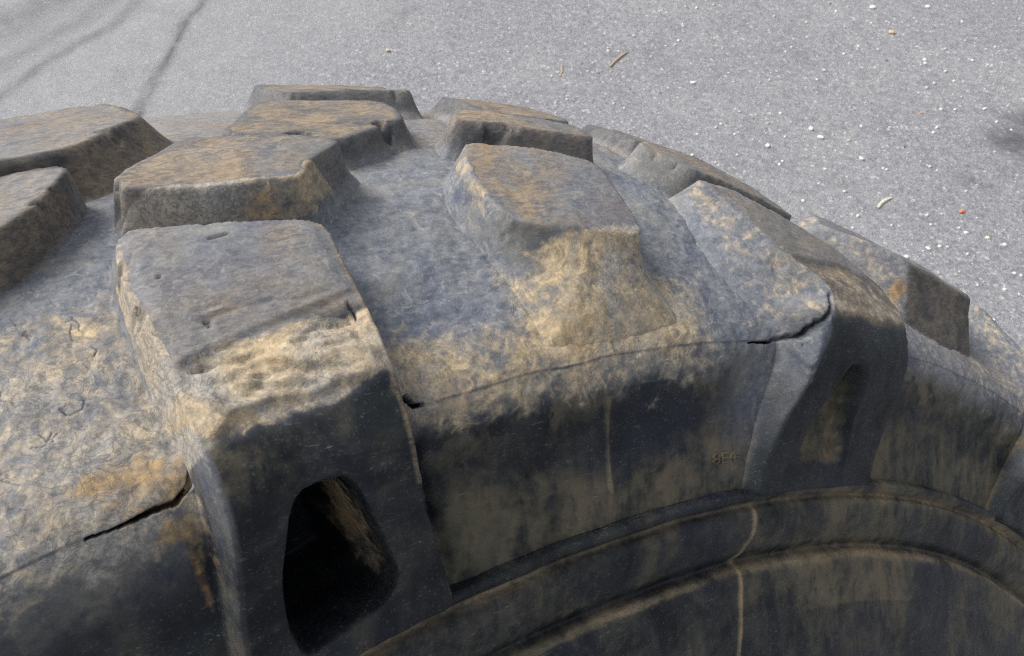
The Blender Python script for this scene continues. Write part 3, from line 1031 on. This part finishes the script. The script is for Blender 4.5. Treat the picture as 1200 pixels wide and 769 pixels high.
def tinted_mesh(name, V, F, col):
    me = bpy.data.meshes.new(name)
    me.from_pydata(V.tolist(), [], F.tolist())
    me.polygons.foreach_set('use_smooth', np.ones(len(F), bool))
    a = me.attributes.new('tint', 'FLOAT_COLOR', 'POINT')
    c = np.concatenate([np.broadcast_to(col, (len(V), 3)), np.ones((len(V), 1))], 1)
    a.data.foreach_set('color', c.astype(np.float32).ravel())
    me.materials.append(MAT['stone'])
    me.update()
    return me


def gz(x, y):
    i = int(np.clip(np.searchsorted(gx, x), 1, len(gx) - 1))
    j = int(np.clip(np.searchsorted(gy, y), 1, len(gy) - 1))
    u, v = (x - gx[i - 1]) / (gx[i] - gx[i - 1]), (y - gy[j - 1]) / (gy[j] - gy[j - 1])
    return GZ[i - 1, j - 1] * (1 - u) * (1 - v) + GZ[i, j - 1] * u * (1 - v) + GZ[i - 1, j] * (1 - u) * v + GZ[i, j] * u * v


v1, f1 = ico(1)
PALE = [(.72, .71, .69), (.62, .60, .57), (.80, .79, .78), (.55, .56, .58), (.66, .60, .50), (.50, .42, .34), (.16, .16, .17)]
PROB = [.28, .22, .16, .14, .08, .06, .06]
VV, FF, CC, nv = [], [], [], 0
for k in range(4200):
    x, y = rng.uniform(-2.2, 2.3), rng.uniform(.8, 3.9)
    dens = .16 + .84 * sstep(-.9, .9, x)
    dens *= .45 + .55 * (fbm(np.array([x]), np.array([y]), .35, 2, 221)[0] > -.05)
    if rng.uniform() > dens:
        continue
    size = .0020 + .0062 * rng.uniform() ** 3.0 * (.6 + .6 * sstep(-.5, 1, x))
    w = stone_shape(v1, size, k)
    w += np.array([x, y, gz(x, y) + size * .12])
    VV.append(w)
    FF.append(f1 + nv)
    nv += len(w)
    c = PALE[rng.choice(7, p=PROB)]
    CC.append(np.broadcast_to(np.array(c) * rng.uniform(.85, 1.1), (len(w), 3)))
gravel = link('gravel', tinted_mesh('gravel', np.vstack(VV), np.vstack(FF), np.vstack(CC)))
gravel['kind'] = 'stuff'
gravel['label'] = 'small pale stone chips scattered over the asphalt'

v2, f2 = ico(3)


def pebble(name, x, y, size, col, label, cat, group=None, seed=0):
    w = stone_shape(v2, size, 900 + seed)
    w[:, 2] -= w[:, 2].min() * .6
    o = link(name, tinted_mesh(name, w, f2, np.array(col)))
    o.location = (x, y, gz(x, y))
    o['label'] = label
    o['category'] = cat
    if group:
        o['group'] = group
    return o


WHITE = [(1.032, 2.532, .011, 'larger right-hand white pebble of the close pair in mid right asphalt'), (1.011, 2.581, .0085, 'smaller left-hand white pebble of the close pair in mid right asphalt'),
         (1.141, 2.414, .009, 'white pebble just below and right of the close pair of pebbles'), (1.664, 2.698, .0085, 'white pebble above the dark stain near the right edge'),
         (.636, 2.866, .0085, 'white pebble lying right of the brown twig'), (.838, 2.484, .0075, 'white pebble left of and below the close pair of pebbles'),
         (1.469, 3.413, .012, 'larger white pebble at the top edge above the tan pebble'), (1.70, 3.42, .010, 'white pebble in the top right corner of the asphalt'),
         (1.22, 1.98, .007, 'white pebble below the pale leaf stalk and close to the tyre'), (1.36, 2.05, .0065, 'small white pebble just below the orange-red pebble')]
for k, (x, y, sz, lab) in enumerate(WHITE):
    pebble('pebble', x, y, sz, (.80, .79, .77), lab, 'pebble', 'pale pebbles on the asphalt', k)
pebble('red_pebble', 1.38, 2.144, .009, (.62, .17, .07), 'orange-red pebble lying alone on the right of the asphalt', 'pebble', None, 31)
pebble('tan_pebble', 1.487, 3.217, .012, (.55, .42, .24), 'tan pebble near the top right of the asphalt', 'pebble', None, 32)
pebble('rusty_pebble', 1.428, 2.672, .006, (.50, .25, .12), 'small rust-brown pebble on the right of the asphalt', 'pebble', None, 33)
pebble('yellow_pebble', -.525, 3.078, .010, (.62, .55, .36), 'yellowish pebble on the asphalt behind the topmost tread block', 'pebble', None, 34)


def stick(name, P, r, col, label, cat):
    P = np.array(P, float)
    n, m = len(P), 7
    V, F = [], []
    for i, p in enumerate(P):
        d = P[min(i + 1, n - 1)] - P[max(i - 1, 0)]
        d /= np.linalg.norm(d)
        sd_ = np.cross(d, [0, 0, 1])
        sd_ /= np.linalg.norm(sd_)
        up = np.cross(sd_, d)
        rr = r * (.55 + .45 * math.sin(math.pi * (i + .6) / (n + .2))) * (1 + .15 * math.sin(i * 2.3))
        for k in range(m):
            a = 2 * math.pi * k / m
            V.append(p + rr * (math.cos(a) * sd_ + .7 * math.sin(a) * up))
    for i in range(n - 1):
        for k in range(m):
            F.append([i * m + k, i * m + (k + 1) % m, (i + 1) * m + (k + 1) % m, (i + 1) * m + k])
    me = bpy.data.meshes.new(name)
    o0 = P[0].copy()
    me.from_pydata((np.array(V) - o0).tolist(), [], F + [list(range(m))[::-1], list(range((n - 1) * m, n * m))])
    a = me.attributes.new('tint', 'FLOAT_COLOR', 'POINT')
    a.data.foreach_set('color', np.tile([*col, 1], (len(V), 1)).astype(np.float32).ravel())
    me.materials.append(MAT['stone'])
    o = link(name, me)
    o.location = o0.tolist()
    o['label'] = label
    o['category'] = cat


def lay(a, b, n, bend, lift):
    t = np.linspace(0, 1, n)
    x = a[0] + (b[0] - a[0]) * t - (b[1] - a[1]) * bend * np.sin(math.pi * t)
    y = a[1] + (b[1] - a[1]) * t + (b[0] - a[0]) * bend * np.sin(math.pi * t)
    return [(p, q, gz(p, q) + lift) for p, q in zip(x, y)]


stick('twig', lay((.335, 2.972), (.412, 3.078), 9, .04, .003), .0052, (.36, .25, .15), 'short brown twig lying on the asphalt above the tyre', 'twig')
stick('straw', lay((.140, 2.90), (.150, 2.985), 7, -.05, .002), .0032, (.40, .27, .17), 'thin faded straw beside the brown twig', 'straw')
stick('leaf_stalk', lay((1.122, 2.164), (1.18, 2.213), 7, .08, .003), .006, (.58, .54, .44), 'pale dry leaf stalk on the asphalt right of the tyre', 'leaf stalk')
